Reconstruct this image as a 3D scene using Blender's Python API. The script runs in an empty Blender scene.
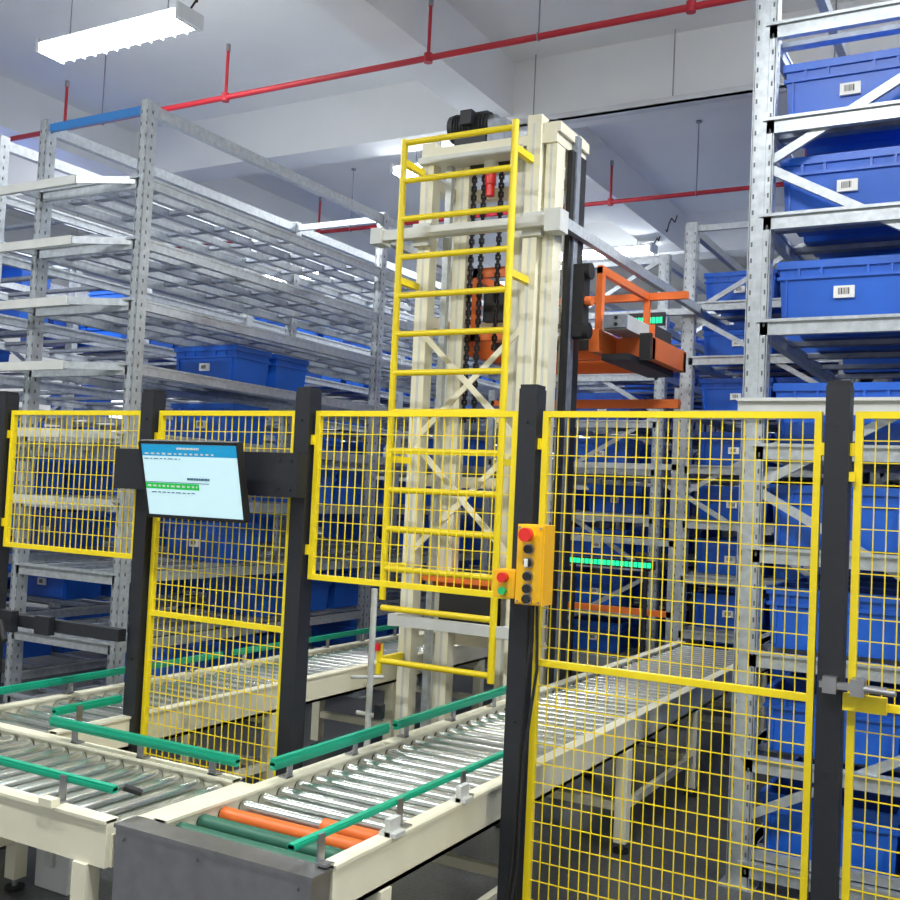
import bpy, math, random
from mathutils import Matrix, Vector
random.seed(7)
bpy.context.scene.view_settings.view_transform='Standard'
f=1030.0
R=Matrix.Rotation(math.radians(29.4),3,'Z')@Matrix.Rotation(math.radians(92.5),3,'X')@Matrix.Rotation(math.radians(2.7),3,'Z')
cam=bpy.data.cameras.new('camera');co=bpy.data.objects.new('camera',cam);bpy.context.collection.objects.link(co)
co.matrix_world=Matrix.Translation((0,0,1.7))@R.to_4x4();cam.sensor_width=36;cam.lens=f/900*36
bpy.context.scene.camera=co

# ------------------------------------------------------------ materials
def mat(name,col,rough=.5,metal=0.,var=0.,scale=8.,emit=0.,bump=0.,spec=.5):
    m=bpy.data.materials.new(name);m.use_nodes=True;nt=m.node_tree;b=nt.nodes['Principled BSDF']
    b.inputs['Base Color'].default_value=(*col,1);b.inputs['Roughness'].default_value=rough
    b.inputs['Metallic'].default_value=metal;b.inputs['Specular IOR Level'].default_value=spec
    if emit>0:
        b.inputs['Emission Color'].default_value=(*col,1);b.inputs['Emission Strength'].default_value=emit
    if var>0:
        tc=nt.nodes.new('ShaderNodeTexCoord');n=nt.nodes.new('ShaderNodeTexNoise');n.inputs['Scale'].default_value=scale;n.inputs['Detail'].default_value=4
        nt.links.new(tc.outputs['Object'],n.inputs['Vector'])
        r=nt.nodes.new('ShaderNodeValToRGB');r.color_ramp.elements[0].position=.3;r.color_ramp.elements[1].position=.7
        r.color_ramp.elements[0].color=(*[max(0,c*(1-var)) for c in col],1);r.color_ramp.elements[1].color=(*[min(1,c*(1+var)) for c in col],1)
        nt.links.new(n.outputs['Fac'],r.inputs['Fac']);nt.links.new(r.outputs['Color'],b.inputs['Base Color'])
        if bump>0:
            bp=nt.nodes.new('ShaderNodeBump');bp.inputs['Strength'].default_value=bump
            nt.links.new(n.outputs['Fac'],bp.inputs['Height']);nt.links.new(bp.outputs['Normal'],b.inputs['Normal'])
    return m
M={}
M['galv']=mat('galvanised_steel',(.46,.50,.54),.38,.45,.15,30)
M['galvd']=mat('galvanised_steel_deck',(.29,.32,.38),.45,.5,.2,20)
M['lgrey']=mat('light_grey_paint',(.62,.64,.63),.45,.1,.06,6)
M['slot']=mat('slot_dark',(.11,.12,.14),.8)
M['cream']=mat('cream_paint',(.84,.81,.64),.4,0,.04,5)
M['yellow']=mat('yellow_powder_coat',(.90,.70,.01),.38)
M['amber']=mat('amber_enclosure_plastic',(.90,.48,.01),.4)
M['black']=mat('black_powder_coat',(.014,.016,.022),.45)
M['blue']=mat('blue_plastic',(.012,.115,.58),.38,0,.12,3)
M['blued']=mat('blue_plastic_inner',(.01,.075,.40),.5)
M['bluep']=mat('blue_paint',(.03,.18,.50),.4)
M['green']=mat('green_guide_plastic',(.0,.36,.21),.4)
M['greenr']=mat('dark_green_rubber',(.03,.14,.09),.5)
M['gapshade']=mat('roller_gap_shade',(.05,.07,.06),.5)  # dark colour stands in for the shade between conveyor rollers
M['orange']=mat('orange_paint',(.80,.17,.03),.45)
M['red']=mat('red_pipe_paint',(.50,.02,.035),.4)
M['redb']=mat('red_button',(.75,.02,.02),.3)
M['greenb']=mat('green_button',(.02,.5,.15),.3)
M['chrome']=mat('zinc_roller_steel',(.60,.63,.60),.26,.90,.10,12)
M['steel']=mat('brushed_steel',(.36,.36,.38),.35,.85,.1,15)
M['white']=mat('white_paint',(.78,.80,.80),.5)
M['paper']=mat('label_paper',(.88,.88,.86),.6)
M['ink']=mat('label_ink',(.03,.03,.03),.6)
M['rubber']=mat('black_rubber',(.012,.012,.014),.6)
M['tube']=mat('fluorescent_tube',(.96,.99,1.),.4,emit=34)
M['led']=mat('green_led',(.01,.72,.30),.4,emit=1.2)
M['ceil']=mat('ceiling_plaster',(.88,.89,.88),.8,0,.03,1.2)
M['beam']=mat('beam_plaster',(.90,.91,.90),.8,0,.03,1.0)
M['wall']=mat('wall_plaster',(.80,.81,.80),.8,0,.04,1.5)
M['floor']=mat('floor_epoxy',(.10,.105,.11),.35,0,.35,60,bump=.02)
M['scrw']=mat('screen_white',(.50,.70,.76),.3,emit=.62)
M['scrb']=mat('screen_blue',(.01,.24,.46),.3,emit=.65)
M['scrg']=mat('screen_green',(.01,.42,.06),.3,emit=.6)
M['scrt']=mat('screen_text',(.08,.18,.28),.3)
M['glass']=mat('window_frame',(.75,.77,.8),.4)

# ------------------------------------------------------------ mesh builder
class B:
    def __init__(s): s.v=[];s.f=[];s.m=[];s.sm=[];s.mats=[]
    def mi(s,n):
        if n not in s.mats:s.mats.append(n)
        return s.mats.index(n)
    def add(s,vs,fs,n,smooth=False):
        o=len(s.v);s.v+= [tuple(p) for p in vs];k=s.mi(n)
        for q in fs: s.f.append(tuple(o+i for i in q));s.m.append(k);s.sm.append(smooth)
    def hexa(s,p,n): s.add(p,[(0,3,2,1),(4,5,6,7),(0,1,5,4),(1,2,6,5),(2,3,7,6),(3,0,4,7)],n)
    def box(s,x0,x1,y0,y1,z0,z1,n):
        s.hexa([(x0,y0,z0),(x1,y0,z0),(x1,y1,z0),(x0,y1,z0),(x0,y0,z1),(x1,y0,z1),(x1,y1,z1),(x0,y1,z1)],n)
    def fr(s,p0,p1):
        p0=Vector(p0);p1=Vector(p1);d=(p1-p0).normalized();up=Vector((0,0,1))
        if abs(d.z)>.95: up=Vector((0,1,0))
        sd=d.cross(up).normalized();up=sd.cross(d).normalized();return p0,p1,sd,up
    def bar(s,p0,p1,w,h,n):
        p0,p1,sd,up=s.fr(p0,p1);a=sd*w/2;b=up*h/2
        s.hexa([p0-a-b,p0+a-b,p1+a-b,p1-a-b,p0-a+b,p0+a+b,p1+a+b,p1-a+b],n)
    def cyl(s,p0,p1,r,n,k=12,r2=None,caps=True):
        if r2 is None:r2=r
        p0,p1,sd,up=s.fr(p0,p1);vs=[]
        for j in range(k):
            a=2*math.pi*j/k;vs.append(p0+(sd*math.cos(a)+up*math.sin(a))*r)
        for j in range(k):
            a=2*math.pi*j/k;vs.append(p1+(sd*math.cos(a)+up*math.sin(a))*r2)
        s.add(vs,[(j,(j+1)%k,k+(j+1)%k,k+j) for j in range(k)],n,True)
        if caps: s.add(vs,[tuple(range(k))[::-1],tuple(range(k,2*k))],n)
    def path(s,pts,r,n,k=8):
        for a,b in zip(pts,pts[1:]): s.cyl(a,b,r,n,k)
    def tor(s,c,Rr,r,n,ax=(0,0,1),k=20,q=8):
        ax=Vector(ax).normalized();t=Vector((1,0,0)) if abs(ax.x)<.9 else Vector((0,1,0));u=ax.cross(t).normalized();w=ax.cross(u);c=Vector(c);vs=[]
        for i in range(k):
            a=2*math.pi*i/k;d=u*math.cos(a)+w*math.sin(a)
            for j in range(q):
                b=2*math.pi*j/q;vs.append(c+d*(Rr+r*math.cos(b))+ax*r*math.sin(b))
        s.add(vs,[(i*q+j,((i+1)%k)*q+j,((i+1)%k)*q+(j+1)%q,i*q+(j+1)%q) for i in range(k) for j in range(q)],n,True)
    def obj(s,name,parent=None,bevel=0):
        me=bpy.data.meshes.new(name);me.from_pydata(s.v,[],s.f)
        for n in s.mats: me.materials.append(M[n])
        me.polygons.foreach_set('material_index',s.m);me.polygons.foreach_set('use_smooth',s.sm);me.update()
        o=bpy.data.objects.new(name,me);bpy.context.collection.objects.link(o)
        if parent:o.parent=parent
        if bevel:
            b=o.modifiers.new('bevel','BEVEL');b.width=bevel;b.segments=2;b.limit_method='ANGLE'
        return o

# ------------------------------------------------------------ room
CZ=5.75
b=B();b.box(-14,6,-3,22,-.1,0,'floor');b.obj('floor')
b=B();b.box(-14,6,-3,22,CZ,CZ+.15,'ceil');b.obj('ceiling')
def wall_x(name,x,y0,y1,wins,z0,z1,t=.2,sx=-1):
    b=B();xa,xb=(x-t,x) if sx<0 else (x,x+t)
    b.box(xa,xb,y0,y1,0,z0,'wall');b.box(xa,xb,y0,y1,z1,CZ,'wall')
    ys=[y0]+[q for w in wins for q in w]+[y1]
    for i in range(0,len(ys),2): b.box(xa,xb,ys[i],ys[i+1],z0,z1,'wall')
    b.obj(name)
wl=[(0,2.4),(4,6.4),(8,10.4),(12,14.4),(15.2,17.6),(18.3,21)]
wall_x('wall_left',-14,-3,22,wl,2.3,3.5)
b=B();b.box(6,6.2,-3,22,0,CZ,'wall');b.obj('wall_right')
b=B();b.box(-14,6,-3.2,-3,0,CZ,'wall');b.obj('light_block_wall_front')  # unseen wall behind camera, added to keep world light out
b=B();wb=[(-13.5,-11),(-10,-7.5),(-6.5,-4),(-3,-.5),(.5,3)]
b.box(-14,6,22,22.2,0,2.3,'wall');b.box(-14,6,22,22.2,3.5,CZ,'wall')
xs=[-14]+[q for w in wb for q in w]+[6]
for i in range(0,len(xs),2): b.box(xs[i],xs[i+1],22,22.2,2.3,3.5,'wall')
b.obj('wall_back')
k=1
for (a,c) in wl:
    b=B()
    for y in (a+.03,(a+c)/2,c-.03): b.box(-14.12,-14.06,y-.03,y+.03,2.3,3.5,'glass')
    for z in (2.33,3.47): b.box(-14.12,-14.06,a,c,z-.03,z+.03,'glass')
    b.obj('window_%d'%k);k+=1
for (a,c) in wb:
    b=B()
    for x in (a+.03,(a+c)/2,c-.03): b.box(x-.03,x+.03,22.06,22.12,2.3,3.5,'glass')
    for z in (2.33,3.47): b.box(a,c,22.06,22.12,z-.03,z+.03,'glass')
    b.obj('window_%d'%k);k+=1
for i,y in enumerate((3.0,8.45,13.9,19.3)):
    b=B();b.box(-14,6,y-.02,y+.38,5.2,CZ,'beam');b.obj('ceiling_beam' )
for x in (-9.6,-4.65,.4):
    b=B();b.box(x,x+.4,-3,22,5.24,CZ,'beam');b.obj('ceiling_beam')
# ------------------------------------------------------------ pipes
def pipe(y,z,drops):
    b=B();b.cyl((-13.99,y,z),(5.99,y,z),.024,'red',12)
    for x in drops:
        b.cyl((x,y,z),(x,y,z+.40),.014,'red',8);b.cyl((x,y,z-.035),(x,y,z+.035),.034,'red',10)
        b.cyl((x,y,z+.40),(x,y,z+.46),.02,'steel',8)
    for x in (-12.5,-7.5,-3.1,2.5):
        b.cyl((x,y,z),(x,y,CZ-.005),.006,'steel',6);b.tor((x,y,z),.03,.005,'steel',(1,0,0),14,5)
        b.cyl((x,y,CZ-.02),(x,y,CZ-.001),.03,'steel',10)
    b.obj('sprinkler_pipe')
pipe(6.5,4.98,(-10,-8,-6.01,-4.01,-2,0,2))
pipe(10.5,4.98,(-10,-8,-6,-4.05,-2,0,2))
b=B();b.box(-4.2,-1.2,8.3,8.4,5.08,5.10,'white');b.box(-4.2,-1.2,8.3,8.31,5.08,5.15,'white');b.box(-4.2,-1.2,8.39,8.4,5.08,5.15,'white')
for x in (-4,-2.7,-1.4): b.cyl((x,8.35,5.1),(x,8.35,CZ),.006,'steel',6)
b.obj('cable_tray')
# ------------------------------------------------------------ fluorescent fixtures
def fixture(x,y,z,L=1.5,power=60):
    b=B();b.hexa([(x-L/2,y-.13,z+.01),(x+L/2,y-.13,z+.01),(x+L/2,y+.13,z+.01),(x-L/2,y+.13,z+.01),(x-L/2,y-.05,z+.05),(x+L/2,y-.05,z+.05),(x+L/2,y+.05,z+.05),(x-L/2,y+.05,z+.05)],'white')
    for dy in (-.09,0,.09):
        b.cyl((x-L/2+.03,y+dy,z-.03),(x+L/2-.03,y+dy,z-.03),.026,'tube',12)
    n=12
    for i in range(n+1):
        xx=x-L/2+.02+(L-.04)*i/n;b.box(xx-.005,xx+.005,y-.125,y+.125,z-.066,z+.01,'white')
    for e in (-1,1):
        b.box(x+e*L/2-.012,x+e*L/2+.012,y-.13,y+.13,z-.06,z+.05,'white')
        b.cyl((x+e*L*.35,y,z+.05),(x+e*L*.35,y,CZ),.005,'steel',6)
    pts=[Vector((x+L/2,y,z+.05))+Vector((.1*i/3.,.03*math.sin(i*1.7),.12*i/3.+.05*math.sin(i*2.1))) for i in range(10)]
    b.path(pts,.008,'rubber',6)
    e=b.obj('fluorescent_ceiling_light')
    l=bpy.data.lights.new('tube_light','AREA');l.shape='RECTANGLE';l.size=L;l.size_y=.25;l.energy=power;l.color=(1,1,.98)
    lo=bpy.data.objects.new('tube_light',l);bpy.context.collection.objects.link(lo);lo.location=(x,y,z-.08);lo.parent=e
for (x,y) in ((-6.15,5.42),(-5.15,9.06),(-5.15,13.05),(-1,1.2),(-5.5,1.2),(-.2,5.4),(3,2.5),(-10.5,7),(-10.5,13),(1.5,11)):
    fixture(x,y,5.1,1.5,145)
# ------------------------------------------------------------ racks
def upright(b,x,y,H,slots=True,w=.095):
    b.box(x-w/2,x+w/2,y-.035,y-.030,0,H,'galv')
    for e in (-1,1):
        b.box(x+e*w/2-.004,x+e*w/2+.004,y-.035,y+.04,0,H,'galv')
        b.box(x+e*w/2-.02*(e>0),x+e*w/2+.02*(e<0),y+.036,y+.04,0,H,'galv')
    b.box(x-w*.18,x+w*.18,y-.039,y-.035,0,H,'galv')
    b.box(x-.08,x+.08,y-.07,y+.07,0,.008,'galv')
    if slots:
        n=int(H/.075)
        for i in range(1,n):
            z=i*.075
            for e in (-1,1):
                xx=x+e*w*.35;b.box(xx-.004,xx+.004,y-.0362,y-.034,z-.011,z+.011,'slot')
                b.box(x+e*(w/2+.0035)-.001,x+e*(w/2+.0035)+.001,y-.006,y+.006,z-.011,z+.011,'slot')
def rack(name,x0,x1,ys,H,levels,slots=1,front='galv',zig=True,slatstep=.45,zz0=.3,lh=.07,w=.095,rails=0):
    b=B()
    for i,y in enumerate(ys):
        for x in (x0,x1): upright(b,x,y,H,i<slots,w)
        z=zz0;s=0
        while zig and z+.75<H:
            a,c=(x0,x1) if s%2==0 else (x1,x0)
            b.bar((a,y,z),(c,y,z+.75),.025,.04,'galv');z+=.75;s+=1
        b.bar((x0,y,H-.05),(x1,y,H-.05),.03,.05,'bluep' if (not zig and i==0) else 'galv')
        b.bar((x0,y,.15),(x1,y,.15),.03,.04,'galv')
    for lz in levels:
        for x in (x0,x1):
            b.box(x-.02,x+.02,ys[0],ys[-1],lz-lh,lz-.005,'galv')
            b.box(x-.026,x+.026,ys[0],ys[-1],lz-.02,lz-.005,'galv')
        for j in range(rails):
            xx=x0+(x1-x0)*(j+1)/(rails+1);b.box(xx-.025,xx+.025,ys[0],ys[-1],lz-.05,lz-.004,'galvd' if j%2 else 'galv')
        for y in ys[:1]:
            b.box(x0,x1,y-.035,y+.0,lz-lh-.01,lz-.01,front);b.box(x0,x1,y-.05,y,lz-.022,lz-.008,front)
        y=ys[0]+slatstep*.5
        while y<ys[-1]:
            b.box(x0,x1,y-.03,y+.03,lz-.03,lz-.005,'galvd');y+=slatstep
    for x in (x0,x1): b.box(x-.025,x+.025,ys[0],ys[-1],H-.09,H-.02,'galv')
    return b
def bin_(b,cx,cy,z,L=.6,W=.4,H=.28,label=False):
    def rect(l,w,zz): return [(cx-l/2,cy-w/2,zz),(cx+l/2,cy-w/2,zz),(cx+l/2,cy+w/2,zz),(cx-l/2,cy+w/2,zz)]
    o=rect(L-.05,W-.05,z)+rect(L-.02,W-.02,z+H)
    b.add(o,[(0,3,2,1),(0,1,5,4),(1,2,6,5),(2,3,7,6),(3,0,4,7)],'blue')
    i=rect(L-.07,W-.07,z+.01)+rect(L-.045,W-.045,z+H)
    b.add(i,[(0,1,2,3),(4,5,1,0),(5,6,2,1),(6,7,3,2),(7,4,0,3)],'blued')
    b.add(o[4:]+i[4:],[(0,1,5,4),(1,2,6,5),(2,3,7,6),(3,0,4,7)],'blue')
    for (za,zb,l,w) in ((z+H-.035,z+H+.001,L,W),(z+H-.085,z+H-.07,L-.005,W-.005)):
        r=rect(l,w,za)+rect(l,w,zb)+rect(L-.03,W-.03,za)+rect(L-.03,W-.03,zb)
        b.add(r,[(0,1,5,4),(1,2,6,5),(2,3,7,6),(3,0,4,7),(8,9,1,0),(9,10,2,1),(10,11,3,2),(11,8,0,3),(4,5,13,12),(5,6,14,13),(6,7,15,14),(7,4,12,15)],'blue')
    if label:
        yf=cy-W/2
        for dx in (-.2,-.1,.1,.2):
            b.box(cx+dx-.006,cx+dx+.006,yf+.002,yf+.02,z+H-.075,z+H-.03,'blue')
        b.box(cx-.26,cx-.25,yf+.006,yf+.03,z+.02,z+H-.07,'blue');b.box(cx+.25,cx+.26,yf+.006,yf+.03,z+.02,z+H-.07,'blue')
        b.box(cx-.045,cx+.045,yf+.003,yf+.02,z+.10,z+.155,'paper')
        x=cx-.025
        while x<cx+.02:
            w=random.choice((.002,.003,.005));b.box(x,x+w,yf+.002,yf+.01,z+.115,z+.145,'ink');x+=w+.003
def bins(name,x0,x1,y0,y1,levels,fillf,first=False):
    b=B();n=max(1,int((x1-x0-.08)/.61));w=(x1-x0-.1)/n
    for lz in levels:
        y=y0+.28;row=0
        while y+.2<y1:
            for i in range(n):
                fl=fillf(y,lz) if callable(fillf) else fillf
                if (first and row==0) or random.random()<fl:
                    cx=x0+.05+w*(i+.5)
                    if first: cx=x0+.36+.63*i
                    bin_(b,cx,y+.1,lz,label=(row==0 or n==1 and row<3))
            y+=.46;row+=1
    return b.obj(name)
LVA=[.30,.72,1.14,1.56,1.98,2.40,2.82,3.24,3.66]
ysA=[4.52+2.66*i for i in range(5)]
LA=[.3,.72,1.14,1.58,2.0,2.42,2.82,3.2,3.58]
b=rack('',-5.72,-4.8,ysA,4.05,LA,2,'galv',zig=False,w=.062,rails=3)
for lz in LA[3:]:
    b.bar((-5.2,4.34,lz-.03),(-4.83,4.50,lz-.03),.014,.045,'galv');b.bar((-6.4,4.34,lz-.03),(-5.2,4.34,lz-.03),.03,.055,'lgrey')
    b.bar((-5.72,4.34,lz-.03),(-5.72,4.52,lz-.03),.03,.06,'galv')
b.obj('steel_storage_rack')
def fA(y,lz):
    if 1.9<lz<2.5: return .1
    if y<9.8: return .3 if lz<1.6 else .0
    return .55 if (lz<3.0 and y>11.5) else .0
bins('blue_storage_bins',-5.72,-4.8,4.52,15.1,LA,fA)
rack('',-7.6,-6.3,[4.6+2.66*i for i in range(5)],4.05,LVA,1,'lgrey',w=.07).obj('steel_storage_rack')
bins('blue_storage_bins',-7.6,-6.3,4.6,15,LVA,lambda y,lz:.1 if (1.9<lz<2.5 and y>6) else (.6 if (lz<1.9 or (y>7.5 and lz<3.3)) else .0))
rack('',-10.4,-9.1,[5+2.66*i for i in range(4)],4.05,LVA,0).obj('steel_storage_rack')
bins('blue_storage_bins',-10.4,-9.1,5,13,LVA,lambda y,lz:.2 if 2.3<lz<3 else .6)
LVR=[.13,.60,1.07,1.54,2.01,2.58,3.07,3.52,3.97]
b=rack('',-1.11,.24,[4.82,7.5],4.75,LVR,2)
b.box(-1.17,.24,4.74,4.79,2.13,2.20,'lgrey');b.box(-1.17,.24,4.72,4.80,2.19,2.205,'lgrey')
b.obj('steel_storage_rack')
bins('blue_storage_bins',-1.11,.24,4.72,7.4,LVR[:-1],.85,first=True)
LVC=[.25,.70,1.15,1.60,2.05,2.50,2.95,3.40]
rack('',-2.5,-1.2,[8.4+2.66*i for i in range(4)],4.07,LVC,1).obj('steel_storage_rack')
bins('blue_storage_bins',-2.5,-1.2,8.4,16.2,LVC,.85,first=True)
rack('',-1.0,.3,[8.4+2.66*i for i in range(4)],4.07,LVC,1).obj('steel_storage_rack')
bins('blue_storage_bins',-1.0,.3,8.4,16.2,LVC,.85,first=True)
rack('',-4.35,-3.05,[9.4+2.66*i for i in range(3)],4.07,LVC,1).obj('steel_storage_rack')
bins('blue_storage_bins',-4.35,-3.05,9.4,14.6,LVC,.7)

# ------------------------------------------------------------ safety fence
FY=3.42
fence=bpy.data.objects.new('yellow_mesh_safety_fence',None);bpy.context.collection.objects.link(fence)
posts=[-4.50,-3.49,-2.61,-1.59,-.525,.55]
for k,x in enumerate(posts):
    b=B();w=.036;b.box(x-w,x+w,FY-.04,FY+.04,.01,2.10,'black');b.box(x-w+.003,x+w-.003,FY-.037,FY+.037,2.10,2.115,'rubber')
    b.box(x-.07,x+.07,FY-.07,FY+.07,0,.012,'black')
    for dx in (-.055,.055):
        for dy in (-.055,.055): b.cyl((x+dx,FY+dy,.01),(x+dx,FY+dy,.035),.008,'steel',6)
    for z in (.35,.9,1.98):
        b.cyl((x,FY-.046,z),(x,FY-.038,z),.005,'black',8)
    b.obj('post_%d'%(k+1),fence)
def panel(x0,x1,z0,z1,mid=None,name='mesh_panel',extra=None,parent=None):
    b=B();fw=.022;y=FY
    b.box(x0,x0+fw,y-.012,y+.012,z0,z1,'yellow');b.box(x1-fw,x1,y-.012,y+.012,z0,z1,'yellow')
    b.box(x0+fw,x1-fw,y-.012,y+.012,z1-fw,z1,'yellow');b.box(x0+fw,x1-fw,y-.012,y+.012,z0,z0+fw,'yellow')
    if mid: b.box(x0+fw,x1-fw,y-.012,y+.012,mid-.011,mid+.011,'yellow')
    n=round((x1-x0-2*fw)/.037)
    for i in range(1,n):
        x=x0+fw+(x1-x0-2*fw)*i/n;b.box(x-.0017,x+.0017,y-.0045,y-.0008,z0+fw,z1-fw,'yellow')
    n=round((z1-z0-2*fw)/.07)
    for i in range(1,n):
        z=z0+fw+(z1-z0-2*fw)*i/n;b.box(x0+fw,x1-fw,y-.0008,y+.003,z-.0017,z+.0017,'yellow')
    for z in (z0+.12,z1-.12):
        for xx in (x0,x1):
            b.box(xx-.013 if xx==x0 else xx,xx if xx==x0 else xx+.013,y-.02,y+.02,z-.02,z+.02,'yellow')
    if extra: extra(b)
    return b.obj(name,parent)
for i,a in enumerate(((-5.45,-4.55,.12,2.02,1.11),(-4.45,-3.545,1.34,2.02),(-3.44,-2.66,.12,2.02,1.11),(-2.56,-1.64,1.33,2.02),(-1.54,-.575,.12,2.02,1.117))):
    panel(*a,name='mesh_panel_%d'%(i+1),parent=fence)
def door_extra(b):
    b.box(-.485,-.36,FY-.04,FY-.012,1.10,1.15,'yellow')
    b.box(-.55,-.36,FY-.07,FY-.045,1.165,1.185,'steel');b.cyl((-.42,FY-.07,1.175),(-.33,FY-.09,1.175),.009,'steel',8)
    b.box(-.54,-.50,FY-.075,FY-.041,1.15,1.20,'steel');b.box(-.46,-.42,FY-.075,FY-.01,1.15,1.20,'steel')
    b.box(-.488,-.47,FY-.03,FY+.03,1.80,1.83,'yellow')
panel(-.475,.5,.12,2.02,1.117,'gate_panel',door_extra,fence)
b=B();b.box(-4.465,-3.53,3.33,3.375,.975,1.03,'black');b.box(-4.3,-4.2,3.29,3.33,.95,1.05,'black');b.cyl((-4.25,3.27,1.0),(-4.12,3.2,.93),.012,'rubber');b.cyl((-4.3,3.30,1.0),(-4.38,3.2,1.08),.012,'rubber')
b.box(-4.05,-3.95,3.3,3.335,.96,1.045,'black');b.obj('black_barrier_bar')
# ------------------------------------------------------------ monitor
b=B();b.box(-3.60,-2.57,3.315,3.379,1.66,1.84,'black')
for x in (-2.60,-2.66):
    for z in (1.69,1.81): b.cyl((x,3.308,z),(x,3.316,z),.005,'black',8)
b.obj('monitor_mounting_beam')
par=bpy.data.objects.new('computer_monitor',None);bpy.context.collection.objects.link(par)
par.location=(-3.045,3.235,1.712);par.rotation_euler=(math.radians(14),0,math.radians(2))
W,Hh=.525,.322
b=B();b.box(-W/2,W/2,-.015,.015,-Hh/2,Hh/2,'black');b.box(-W/2+.05,W/2-.05,.015,.035,-Hh/2+.05,Hh/2-.05,'black')
for e in (-1,1): b.box(e*W/2-.006,e*W/2+.006,-.019,.012,-Hh/2,Hh/2,'rubber')
for e in (-1,1): b.box(-W/2,W/2,-.019,.012,e*Hh/2-.006,e*Hh/2+.006,'rubber')
b.box(-.05,.05,.03,.085,-.04,.04,'rubber')
b.obj('housing',par)
b=B();w2=W/2-.008;h2=Hh/2-.008
b.box(-w2,w2,-.0165,-.015,-h2,h2,'scrw')
b.box(-w2,w2,-.0172,-.0165,h2-.050,h2,'scrb')
def words(x,xe,z,h,c,lo=.012,hi=.03,gap=.008):
    while x<xe:
        w=random.uniform(lo,hi);b.box(x,min(x+w,xe),-.0180,-.0172,z,z+h,c);x+=w+gap
words(-.06,.06,h2-.022,.009,'paper',.008,.02,.003)
words(-w2+.015,w2-.12,h2-.044,.007,'paper',.012,.022,.014)
words(-w2+.01,w2-.30,h2-.064,.004,'scrt')
b.box(-w2,w2-.215,-.0172,-.0165,-.040,-.014,'scrg')
b.box(-w2,w2-.16,-.0174,-.0170,-.012,-.009,'scrt')
words(-w2+.012,w2-.225,-.031,.008,'paper',.008,.02,.012)
words(-.02,.10,.002,.010,'scrt',.01,.02,.002)
words(-w2+.03,w2-.24,-.056,.004,'scrt')
b.obj('screen',par)
# ------------------------------------------------------------ control boxes
b=B();b.box(-1.565,-1.46,3.29,3.378,1.33,1.61,'amber')
b.box(-1.56,-1.465,3.284,3.29,1.335,1.605,'amber')
b.cyl((-1.513,3.285,1.575),(-1.513,3.262,1.575),.018,'yellow',14);b.cyl((-1.513,3.262,1.575),(-1.513,3.235,1.575),.024,'redb',16)
for z,c in ((1.525,'rubber'),(1.478,'white'),(1.431,'rubber'),(1.388,'rubber'),(1.352,'rubber')):
    b.cyl((-1.513,3.285,z),(-1.513,3.274,z),.0185,'steel',16);b.cyl((-1.513,3.274,z),(-1.513,3.262,z),.0145,'rubber',14)
    if c=='white': b.box(-1.519,-1.507,3.252,3.262,z-.014,z+.014,'white')
for x in (-1.553,-1.472):
    for z in (1.342,1.598): b.cyl((x,3.280,z),(x,3.285,z),.004,'steel',8)
b.obj('yellow_push_button_station',bevel=.003)
b=B();b.box(-1.66,-1.575,3.305,3.378,1.345,1.445,'amber');b.cyl((-1.617,3.305,1.418),(-1.617,3.28,1.418),.018,'redb',14);b.cyl((-1.617,3.305,1.370),(-1.617,3.285,1.370),.014,'greenb',14)
b.obj('yellow_start_stop_box',bevel=.003)
b=B()
pts=[(-1.53,3.36,1.33),(-1.525,3.36,1.2),(-1.545,3.355,1.0),(-1.55,3.355,.7),(-1.56,3.35,.4),(-1.58,3.34,.15),(-1.62,3.3,.03),(-1.8,3.2,.02),(-2.0,3.22,.02)]
b.path(pts,.008,'rubber');b.path([(-1.51,3.36,1.33),(-1.50,3.36,1.1),(-1.53,3.35,.8),(-1.54,3.35,.4),(-1.57,3.3,.03)],.006,'rubber')
for i in range(3): b.tor((-1.72+.02*i,3.1,.02+.018*i),.14-.01*i,.009,'rubber')
b.obj('black_power_cable')

# ------------------------------------------------------------ conveyors
ZR=.602
def leg(b,x,y,z1,c='cream'):
    b.box(x-.03,x+.03,y-.03,y+.03,.05,z1,c);b.cyl((x,y,.012),(x,y,.06),.012,'steel',8);b.cyl((x,y,0),(x,y,.015),.04,'rubber',12)
RP=.102;RR=.0265
def conv_y(x0,x1,y0,y1,legs,special=None,pitch=RP):
    b=B()
    for x,e in ((x0,-1),(x1,1)):
        b.box(x-.02,x+.02,y0,y1,.50,.645,'cream')
        b.box(x-(.02 if e<0 else .045),x+(.045 if e<0 else .02),y0,y1,.50,.515,'cream')
        b.box(x-.028,x+.028,y0,y1,.636,.646,'cream')
    y=y0+.06;i=0
    while y<y1-.03:
        mt='chrome'
        if special and i in special: mt=special[i]
        b.cyl((x0+.03,y,ZR),(x1-.03,y,ZR),RR,mt,18)
        b.cyl((x0+.02,y,ZR),(x0+.032,y,ZR),.02,'rubber',12);b.cyl((x1-.032,y,ZR),(x1-.02,y,ZR),.02,'rubber',12)
        y+=pitch;i+=1
    for y in legs:
        leg(b,x0,y,.5);leg(b,x1,y,.5);b.box(x0,x1,y-.02,y+.02,.2,.24,'cream');b.box(x0,x1,y-.025,y+.025,.44,.5,'cream')
    for i in range(len(legs)-1):
        if i%2==0: b.bar((x1,legs[i],.22),(x1,legs[i+1],.22),.03,.04,'cream')
    b.box(x0+.02,x1-.02,y0+.02,y1-.02,.51,.515,'gapshade')  # added dark sheet, paints the roller gaps as shaded
    return b
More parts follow.
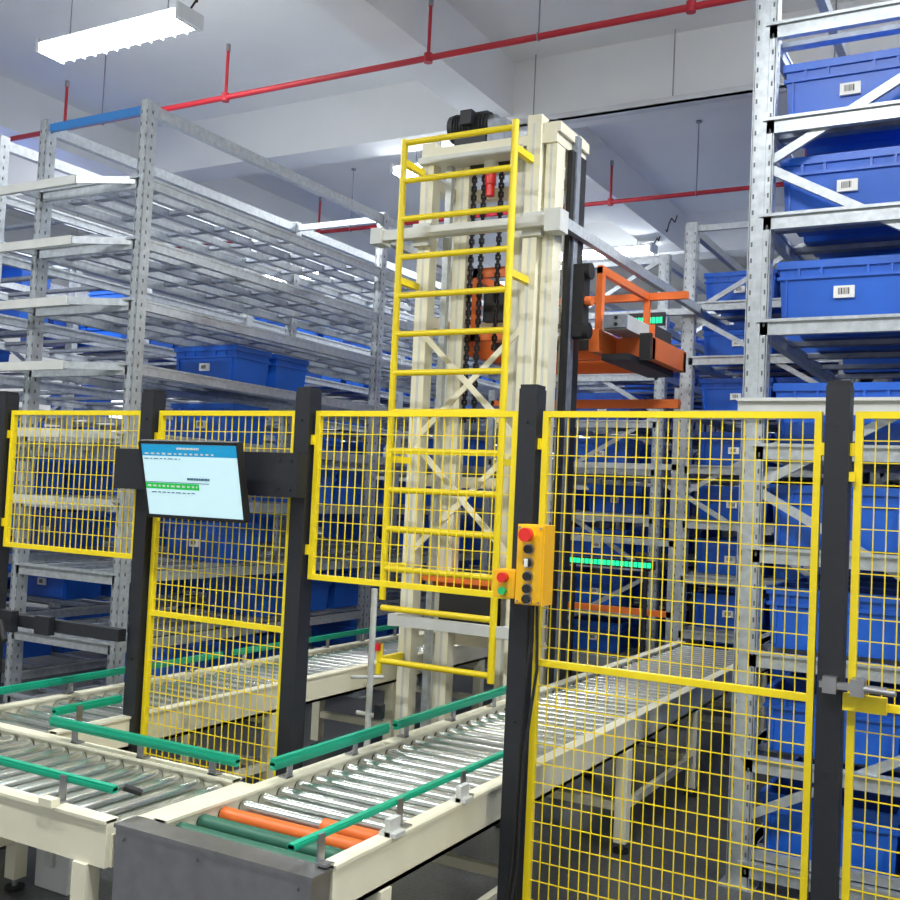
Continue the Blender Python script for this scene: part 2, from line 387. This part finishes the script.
def guard_y(b,x,y0,y1,side,z=.72,h=.016):
    b.box(x-.010,x+.010,y0,y1,z-h,z+h,'green');b.box(x-.014,x+.014,y0,y1,z-.005,z+.005,'green')
    y=y0+.12
    while y<y1:
        b.box(x+side*.012,x+side*.018,y-.015,y+.015,.64,z+.01,'steel');b.box(x+side*.012,x+side*.05,y-.02,y+.02,.646,.652,'steel');y+=.42
def guard_x(b,y,x0,x1,side,z=.72,h=.016):
    b.box(x0,x1,y-.010,y+.010,z-h,z+h,'green');b.box(x0,x1,y-.014,y+.014,z-.005,z+.005,'green')
    x=x0+.12
    while x<x1:
        b.box(x-.015,x+.015,y+side*.012,y+side*.018,.64,z+.01,'steel');b.box(x-.02,x+.02,y+side*.012,y+side*.05,.646,.652,'steel');x+=.36
b=conv_y(-2.345,-1.70,2.43,8.0,[2.7,3.75,4.9,6.1,7.3,7.9],{0:'greenr',1:'greenr',2:'orange',3:'chrome'})
b.cyl((-1.98,2.43+.06+RP*3,ZR),(-1.74,2.43+.06+RP*3,ZR),RR+.0006,'orange',18)
guard_y(b,-2.31,2.93,3.68,-1,.72,.02);guard_y(b,-2.31,3.74,4.95,-1,.72,.018);guard_y(b,-1.735,2.3,3.62,1,.72,.009)
for y in (2.75,3.2):
    b.box(-1.72,-1.66,y-.03,y+.03,.646,.66,'lgrey');b.box(-1.70,-1.68,y-.03,y+.03,.646,.70,'lgrey')
b.box(-2.435,-1.685,2.335,2.42,.40,.635,'steel');b.box(-2.44,-1.68,2.33,2.425,.628,.64,'steel')
for x in (-2.40,-2.1,-1.73):
    b.cyl((x,2.333,.6),(x,2.325,.6),.006,'steel',8)
b.box(-2.44,-2.37,2.43,2.92,.52,.64,'cream')
b.obj('roller_conveyor')
b=conv_y(-4.06,-3.50,2.98,8.0,[3.2,4.4,5.6,6.8,7.9])
guard_y(b,-4.04,3.0,4.6,-1);guard_y(b,-3.525,3.0,3.36,1);guard_y(b,-4.04,4.7,7.2,-1)
b.obj('roller_conveyor')
b=B();y0,y1=2.34,2.92;x0,x1=-5.0,-2.46
for y in (y0,y1):
    b.box(x0,x1,y-.02,y+.02,.50,.645,'cream');b.box(x0,x1,y-.028,y+.028,.636,.646,'cream')
b.box(x1-.01,x1+.01,y0,y1,.5,.60,'cream')
x=x1-.05
while x>x0+.05:
    b.cyl((x,y0+.03,ZR),(x,y1-.03,ZR),RR,'chrome',18);b.cyl((x,y0+.02,ZR),(x,y0+.032,ZR),.02,'rubber',12);b.cyl((x,y1-.032,ZR),(x,y1-.02,ZR),.02,'rubber',12);x-=RP
b.box(x0+.02,x1-.02,y0+.02,y1-.02,.51,.515,'gapshade')  # same painted gap shade below the transverse rollers
for x in (-2.56,-3.6,-4.6):
    leg(b,x,y0,.5);leg(b,x,y1,.5);b.box(x-.02,x+.02,y0,y1,.2,.24,'cream')
guard_x(b,2.885,-3.4,-2.43,1,.72,.018);guard_x(b,2.385,-5,-2.50,-1,.72,.012)
b.box(-2.75,-2.69,2.30,2.335,.645,.67,'cream')
b.cyl((-2.50,2.42,.72),(-2.46,2.46,.70),.012,'rubber',8)
b.obj('transverse_roller_conveyor')
b=B();b.cyl((-2.46,3.76,.012),(-2.46,3.76,1.28),.014,'lgrey',10);b.cyl((-2.46,3.76,0),(-2.46,3.76,.02),.06,'lgrey',12)
b.cyl((-2.52,3.76,.74),(-2.40,3.76,.74),.01,'lgrey',8);b.box(-2.42,-2.39,3.74,3.78,.73,.79,'black');b.cyl((-2.52,3.7,.9),(-2.42,3.8,.9),.008,'lgrey',8)
b.obj('photoelectric_sensor_stand')
for (x,y) in ((-3.47,3.07),(-2.95,4.35)):
    b=B();b.box(x-.1,x+.1,y-.08,y+.08,0,.24,'white');b.box(x-.11,x+.11,y-.09,y+.09,.21,.235,'white');b.box(x-.02,x+.02,y-.1,y-.08,.1,.16,'lgrey');b.obj('white_junction_box',bevel=.006)

# ------------------------------------------------------------ vertical lift
L=B();YF=5.5;DB=.36
def col(x,y,z0,z1,w=.09,d=.09):
    L.box(x-w/2,x+w/2,y-d/2,y+d/2,z0,z1,'cream')
    L.box(x-.008,x+.008,y-d/2-.002,y-d/2,z0+.1,z1-.05,'lgrey')
for (x,y,zt) in ((-3.33,YF,3.90),(-3.14,YF+.12,3.86),(-2.72,YF+.12,3.86),(-3.33,YF+DB,3.9),(-2.50,YF+DB,3.95)):
    col(x,y,0,zt)
col(-2.59,YF-.02,0,3.97,.09,.1);col(-2.49,YF+.03,0,3.93,.07,.12)
for x in (-3.21,-2.66): L.box(x-.02,x+.02,YF+.02,YF+.06,.1,3.85,'galv')
L.box(-2.45,-2.42,YF+.12,YF+DB-.02,.1,3.80,'rubber');L.box(-2.445,-2.41,YF+.17,YF+.23,.1,3.9,'galvd')
L.box(-2.54,-2.43,YF-.05,YF+DB+.04,3.86,3.92,'cream')
for z in (.06,.75,1.75,2.75,3.62):
    L.box(-3.37,-2.46,YF+DB-.04,YF+DB+.03,z,z+.07,'cream')
    for x in (-3.33,-2.50): L.box(x-.035,x+.035,YF,YF+DB,z,z+.07,'cream')
L.box(-3.37,-2.45,YF-.04,YF+.04,.06,.14,'cream')
for (z0,z1) in ((2.05,2.7),(1.35,2.0)):
    L.bar((-3.3,YF-.06,z0),(-2.62,YF-.06,z1),.012,.035,'cream');L.bar((-3.3,YF-.075,z1),(-2.62,YF-.075,z0),.012,.035,'cream')
L.box(-3.37,-2.45,YF-.05,YF+DB+.04,3.80,3.86,'cream')
L.box(-3.38,-2.66,YF-.08,YF+.3,3.76,3.80,'lgrey')
mc=(-3.14,YF+.20,4.06)
L.cyl((-3.26,mc[1],mc[2]),(-3.02,mc[1],mc[2]),.08,'rubber',20)
for i in range(11):
    x=-3.25+.02*i;L.cyl((x,mc[1],mc[2]),(x+.008,mc[1],mc[2]),.092,'black',20)
L.cyl((-3.30,mc[1],mc[2]),(-3.26,mc[1],mc[2]),.088,'black',20,.094);L.cyl((-3.02,mc[1],mc[2]),(-2.98,mc[1],mc[2]),.06,'steel',16)
L.box(-3.18,-3.10,mc[1]-.13,mc[1]-.07,4.04,4.13,'black');L.box(-3.24,-3.02,mc[1]-.08,mc[1]+.08,3.86,3.975,'black')
L.box(-3.0,-2.88,mc[1]-.09,mc[1]+.09,3.86,4.06,'galvd')
L.cyl((-3.36,YF+.1,3.86),(-3.36,YF+.1,3.98),.03,'lgrey');L.cyl((-3.34,YF+.1,3.83),(-2.55,YF+.1,3.83),.022,'steel',12)
def chain(x,y,z0,z1):
    z=z0;i=0
    while z<z1:
        if i%2==0: L.box(x-.014,x-.009,y-.012,y+.012,z,z+.034,'rubber');L.box(x+.009,x+.014,y-.012,y+.012,z,z+.034,'rubber')
        else: L.box(x-.007,x-.003,y-.010,y+.010,z-.006,z+.04,'rubber');L.box(x+.003,x+.007,y-.010,y+.010,z-.006,z+.04,'rubber')
        z+=.028;i+=1
for x in (-3.07,-3.0,-2.88,-2.80): chain(x,YF+.1,2.15 if x<-2.95 else 2.6,3.83)
for x in (-3.035,-2.84):
    L.cyl((x-.05,YF+.1,3.80),(x+.05,YF+.1,3.80),.06,'rubber',18)
L.cyl((-2.93,YF+.05,3.70),(-2.93,YF+.05,3.62),.035,'redb',14);L.cyl((-2.93,YF+.05,3.62),(-2.93,YF+.05,3.55),.028,'redb',14);L.cyl((-2.93,YF+.05,3.76),(-2.93,YF+.05,3.70),.045,'white',14)
L.box(-3.62,-2.38,YF-.14,YF-.08,3.28,3.345,'lgrey');L.box(-3.66,-3.58,YF-.16,YF-.04,3.26,3.36,'lgrey');L.box(-2.46,-2.36,YF-.16,YF-.04,3.24,3.37,'lgrey')
L.box(-2.415,-2.37,YF-.1,8.32,3.28,3.345,'galv')
L.box(-3.62,-3.58,YF-.1,8.32,3.28,3.33,'galv');L.box(-3.62,-2.37,8.28,8.33,3.28,3.33,'galv')
for x in (-3.33,-2.57): L.box(x-.06,x+.06,YF-.09,YF-.045,3.24,3.38,'lgrey')
XE=-2.08
def carriage(z):
    for x in (-3.22,-2.35):
        L.box(x-.03,x+.03,YF+.40,YF+1.45,z-.04,z+.10,'orange')
    for y in (YF+.75,YF+1.42): L.box(-3.22,XE,y-.03,y+.03,z-.04,z+.09,'orange')
    L.box(XE-.06,XE,YF+.7,YF+1.45,z-.04,z+.10,'orange');L.box(XE-.065,XE+.005,YF+.66,YF+.70,z-.06,z+.11,'rubber')
    L.box(-2.32,XE-.06,YF+.78,YF+1.39,z+.02,z+.05,'galv')
    L.box(-2.33,XE-.07,YF+.50,YF+1.39,z-.08,z-.04,'black')
    L.box(-2.30,XE-.08,YF+1.0,YF+1.35,z+.05,z+.22,'rubber');L.box(-2.30,XE-.08,YF+.98,YF+1.0,z+.05,z+.22,'orange')
    for i in range(7): L.cyl((-3.18,YF+.72+i*.1,z+.10),(-2.4,YF+.72+i*.1,z+.10),.024,'chrome',12)
    L.box(-3.2,-2.37,YF+.70,YF+.72,z+.02,z+.10,'black')
    for x in (-3.22,-2.35):
        L.box(x-.02,x+.02,YF+.46,YF+.51,z,z+.50,'orange');L.box(x-.018,x+.018,YF+.46,YF+1.4,z+.46,z+.51,'orange')
        L.box(x-.02,x+.02,YF+1.36,YF+1.40,z,z+.50,'orange')
    L.box(-3.22,XE+.02,YF+1.36,YF+1.40,z+.46,z+.51,'orange')
    L.box(-3.10,-2.76,YF+.19,YF+.23,z+.02,z+.09,'orange');L.box(-3.10,-2.76,YF+.19,YF+.23,z+.42,z+.48,'orange')
    for x in (-3.08,-2.79): L.box(x-.02,x+.02,YF+.19,YF+.22,z+.02,z+.48,'orange')
    L.box(-3.02,-2.85,YF+.20,YF+.26,z+.14,z+.36,'rubber');L.box(-2.84,-2.80,YF+.17,YF+.2,z+.1,z+.4,'redb')
    for x in (-3.22,-2.66):L.box(x-.02,x+.02,YF+.2,YF+.46,z+.03,z+.09,'orange')
carriage(2.66)
L.box(-2.31,-2.15,YF+.44,YF+.85,2.76,2.85,'lgrey');L.box(-2.29,-2.15,YF+.40,YF+.44,2.765,2.845,'galvd')
for dz in (2.785,2.825): L.cyl((-2.21,YF+.395,dz),(-2.21,YF+.40,dz),.012,'rubber',10)
L.box(-2.42,-2.34,YF+.18,YF+.28,2.68,3.12,'rubber');L.cyl((-2.41,YF+.23,3.08),(-2.31,YF+.23,3.08),.05,'rubber',14);L.cyl((-2.41,YF+.23,2.72),(-2.31,YF+.23,2.72),.05,'rubber',14);L.cyl((-2.41,YF+.23,2.9),(-2.30,YF+.23,2.9),.03,'orange',12)
L.box(-3.2,XE,YF+1.3,YF+1.36,2.36,2.42,'orange')
L.box(-3.24,-2.66,YF-.02,YF+.06,1.17,1.21,'orange');L.box(-3.12,-2.72,YF-.01,YF+.03,.93,1.14,'rubber')
L.box(-3.24,-2.66,YF+.06,YF+.32,1.13,1.17,'orange')
L.bar((-3.26,5.22,.945),(-2.50,5.22,.945),.05,.06,'lgrey');L.box(-3.3,-3.24,5.2,YF,.91,.98,'lgrey');L.box(-2.55,-2.49,5.2,YF,.91,.98,'lgrey')
for x in (-3.33,-2.57): L.box(x-.08,x+.08,YF-.08,YF+.08,0,.015,'cream')
lift=L.obj('vertical_lift_tower')
b=B();yl=5.2
b.cyl((-2.60,yl,.66),(-2.60,yl,3.86),.021,'yellow',14);b.cyl((-3.345,yl,1.06),(-3.345,yl,3.84),.021,'yellow',14)
z=3.82;zs=[]
while z>1.0: zs.append(z);z-=.234
zs.append(.70)
for z in zs: b.cyl((-3.345,yl,z),(-2.60,yl,z),.0185,'yellow',12)
b.cyl((-3.345,yl,.62),(-3.345,yl,.80),.02,'yellow',12);b.box(-3.38,-3.33,yl-.04,yl+.01,.76,.80,'redb')
for z in (3.70,2.98,1.9,1.25):
    for x in (-3.345,-2.60): b.box(x-.018,x+.018,yl,YF-.075,z-.02,z+.02,'yellow')
b.box(-3.36,-3.33,yl,YF-.05,.68,.72,'yellow')
b.obj('yellow_safety_ladder')

b=B();b.box(-2.99,-2.66,8.22,8.27,3.19,3.27,'black');b.box(-2.99,-2.66,8.24,8.27,3.27,3.30,'black')
for i in range(10):
    x=-2.975+.031*i;b.box(x,x+.022,8.212,8.22,3.205,3.255,'led')
b.obj('green_led_display')
b=B();b.box(-3.43,-2.63,8.10,8.16,1.17,1.24,'black')
for i in range(20):
    x=-3.41+.0385*i;b.box(x,x+.029,8.09,8.10,1.185,1.225,'led')
b.cyl((-2.70,8.13,0),(-2.70,8.13,1.18),.02,'black',8);b.cyl((-3.33,8.13,0),(-3.33,8.13,1.18),.02,'black',8)
b.obj('green_led_display')
b=B()
for z,c in ((.75,'orange'),(1.35,'galv'),(2.0,'galv'),(2.55,'orange')):
    b.box(-4.4,-2.6,8.55,8.60,z,z+.05,c)
for x in (-4.4,-2.62): b.box(x-.03,x+.03,8.55,8.61,0,2.7,'galv')
b.obj('shuttle_rail_frame')

w=bpy.data.worlds.new('world');bpy.context.scene.world=w;w.use_nodes=True
bg=w.node_tree.nodes['Background'];bg.inputs[0].default_value=(.90,.94,1,1);bg.inputs[1].default_value=2.2
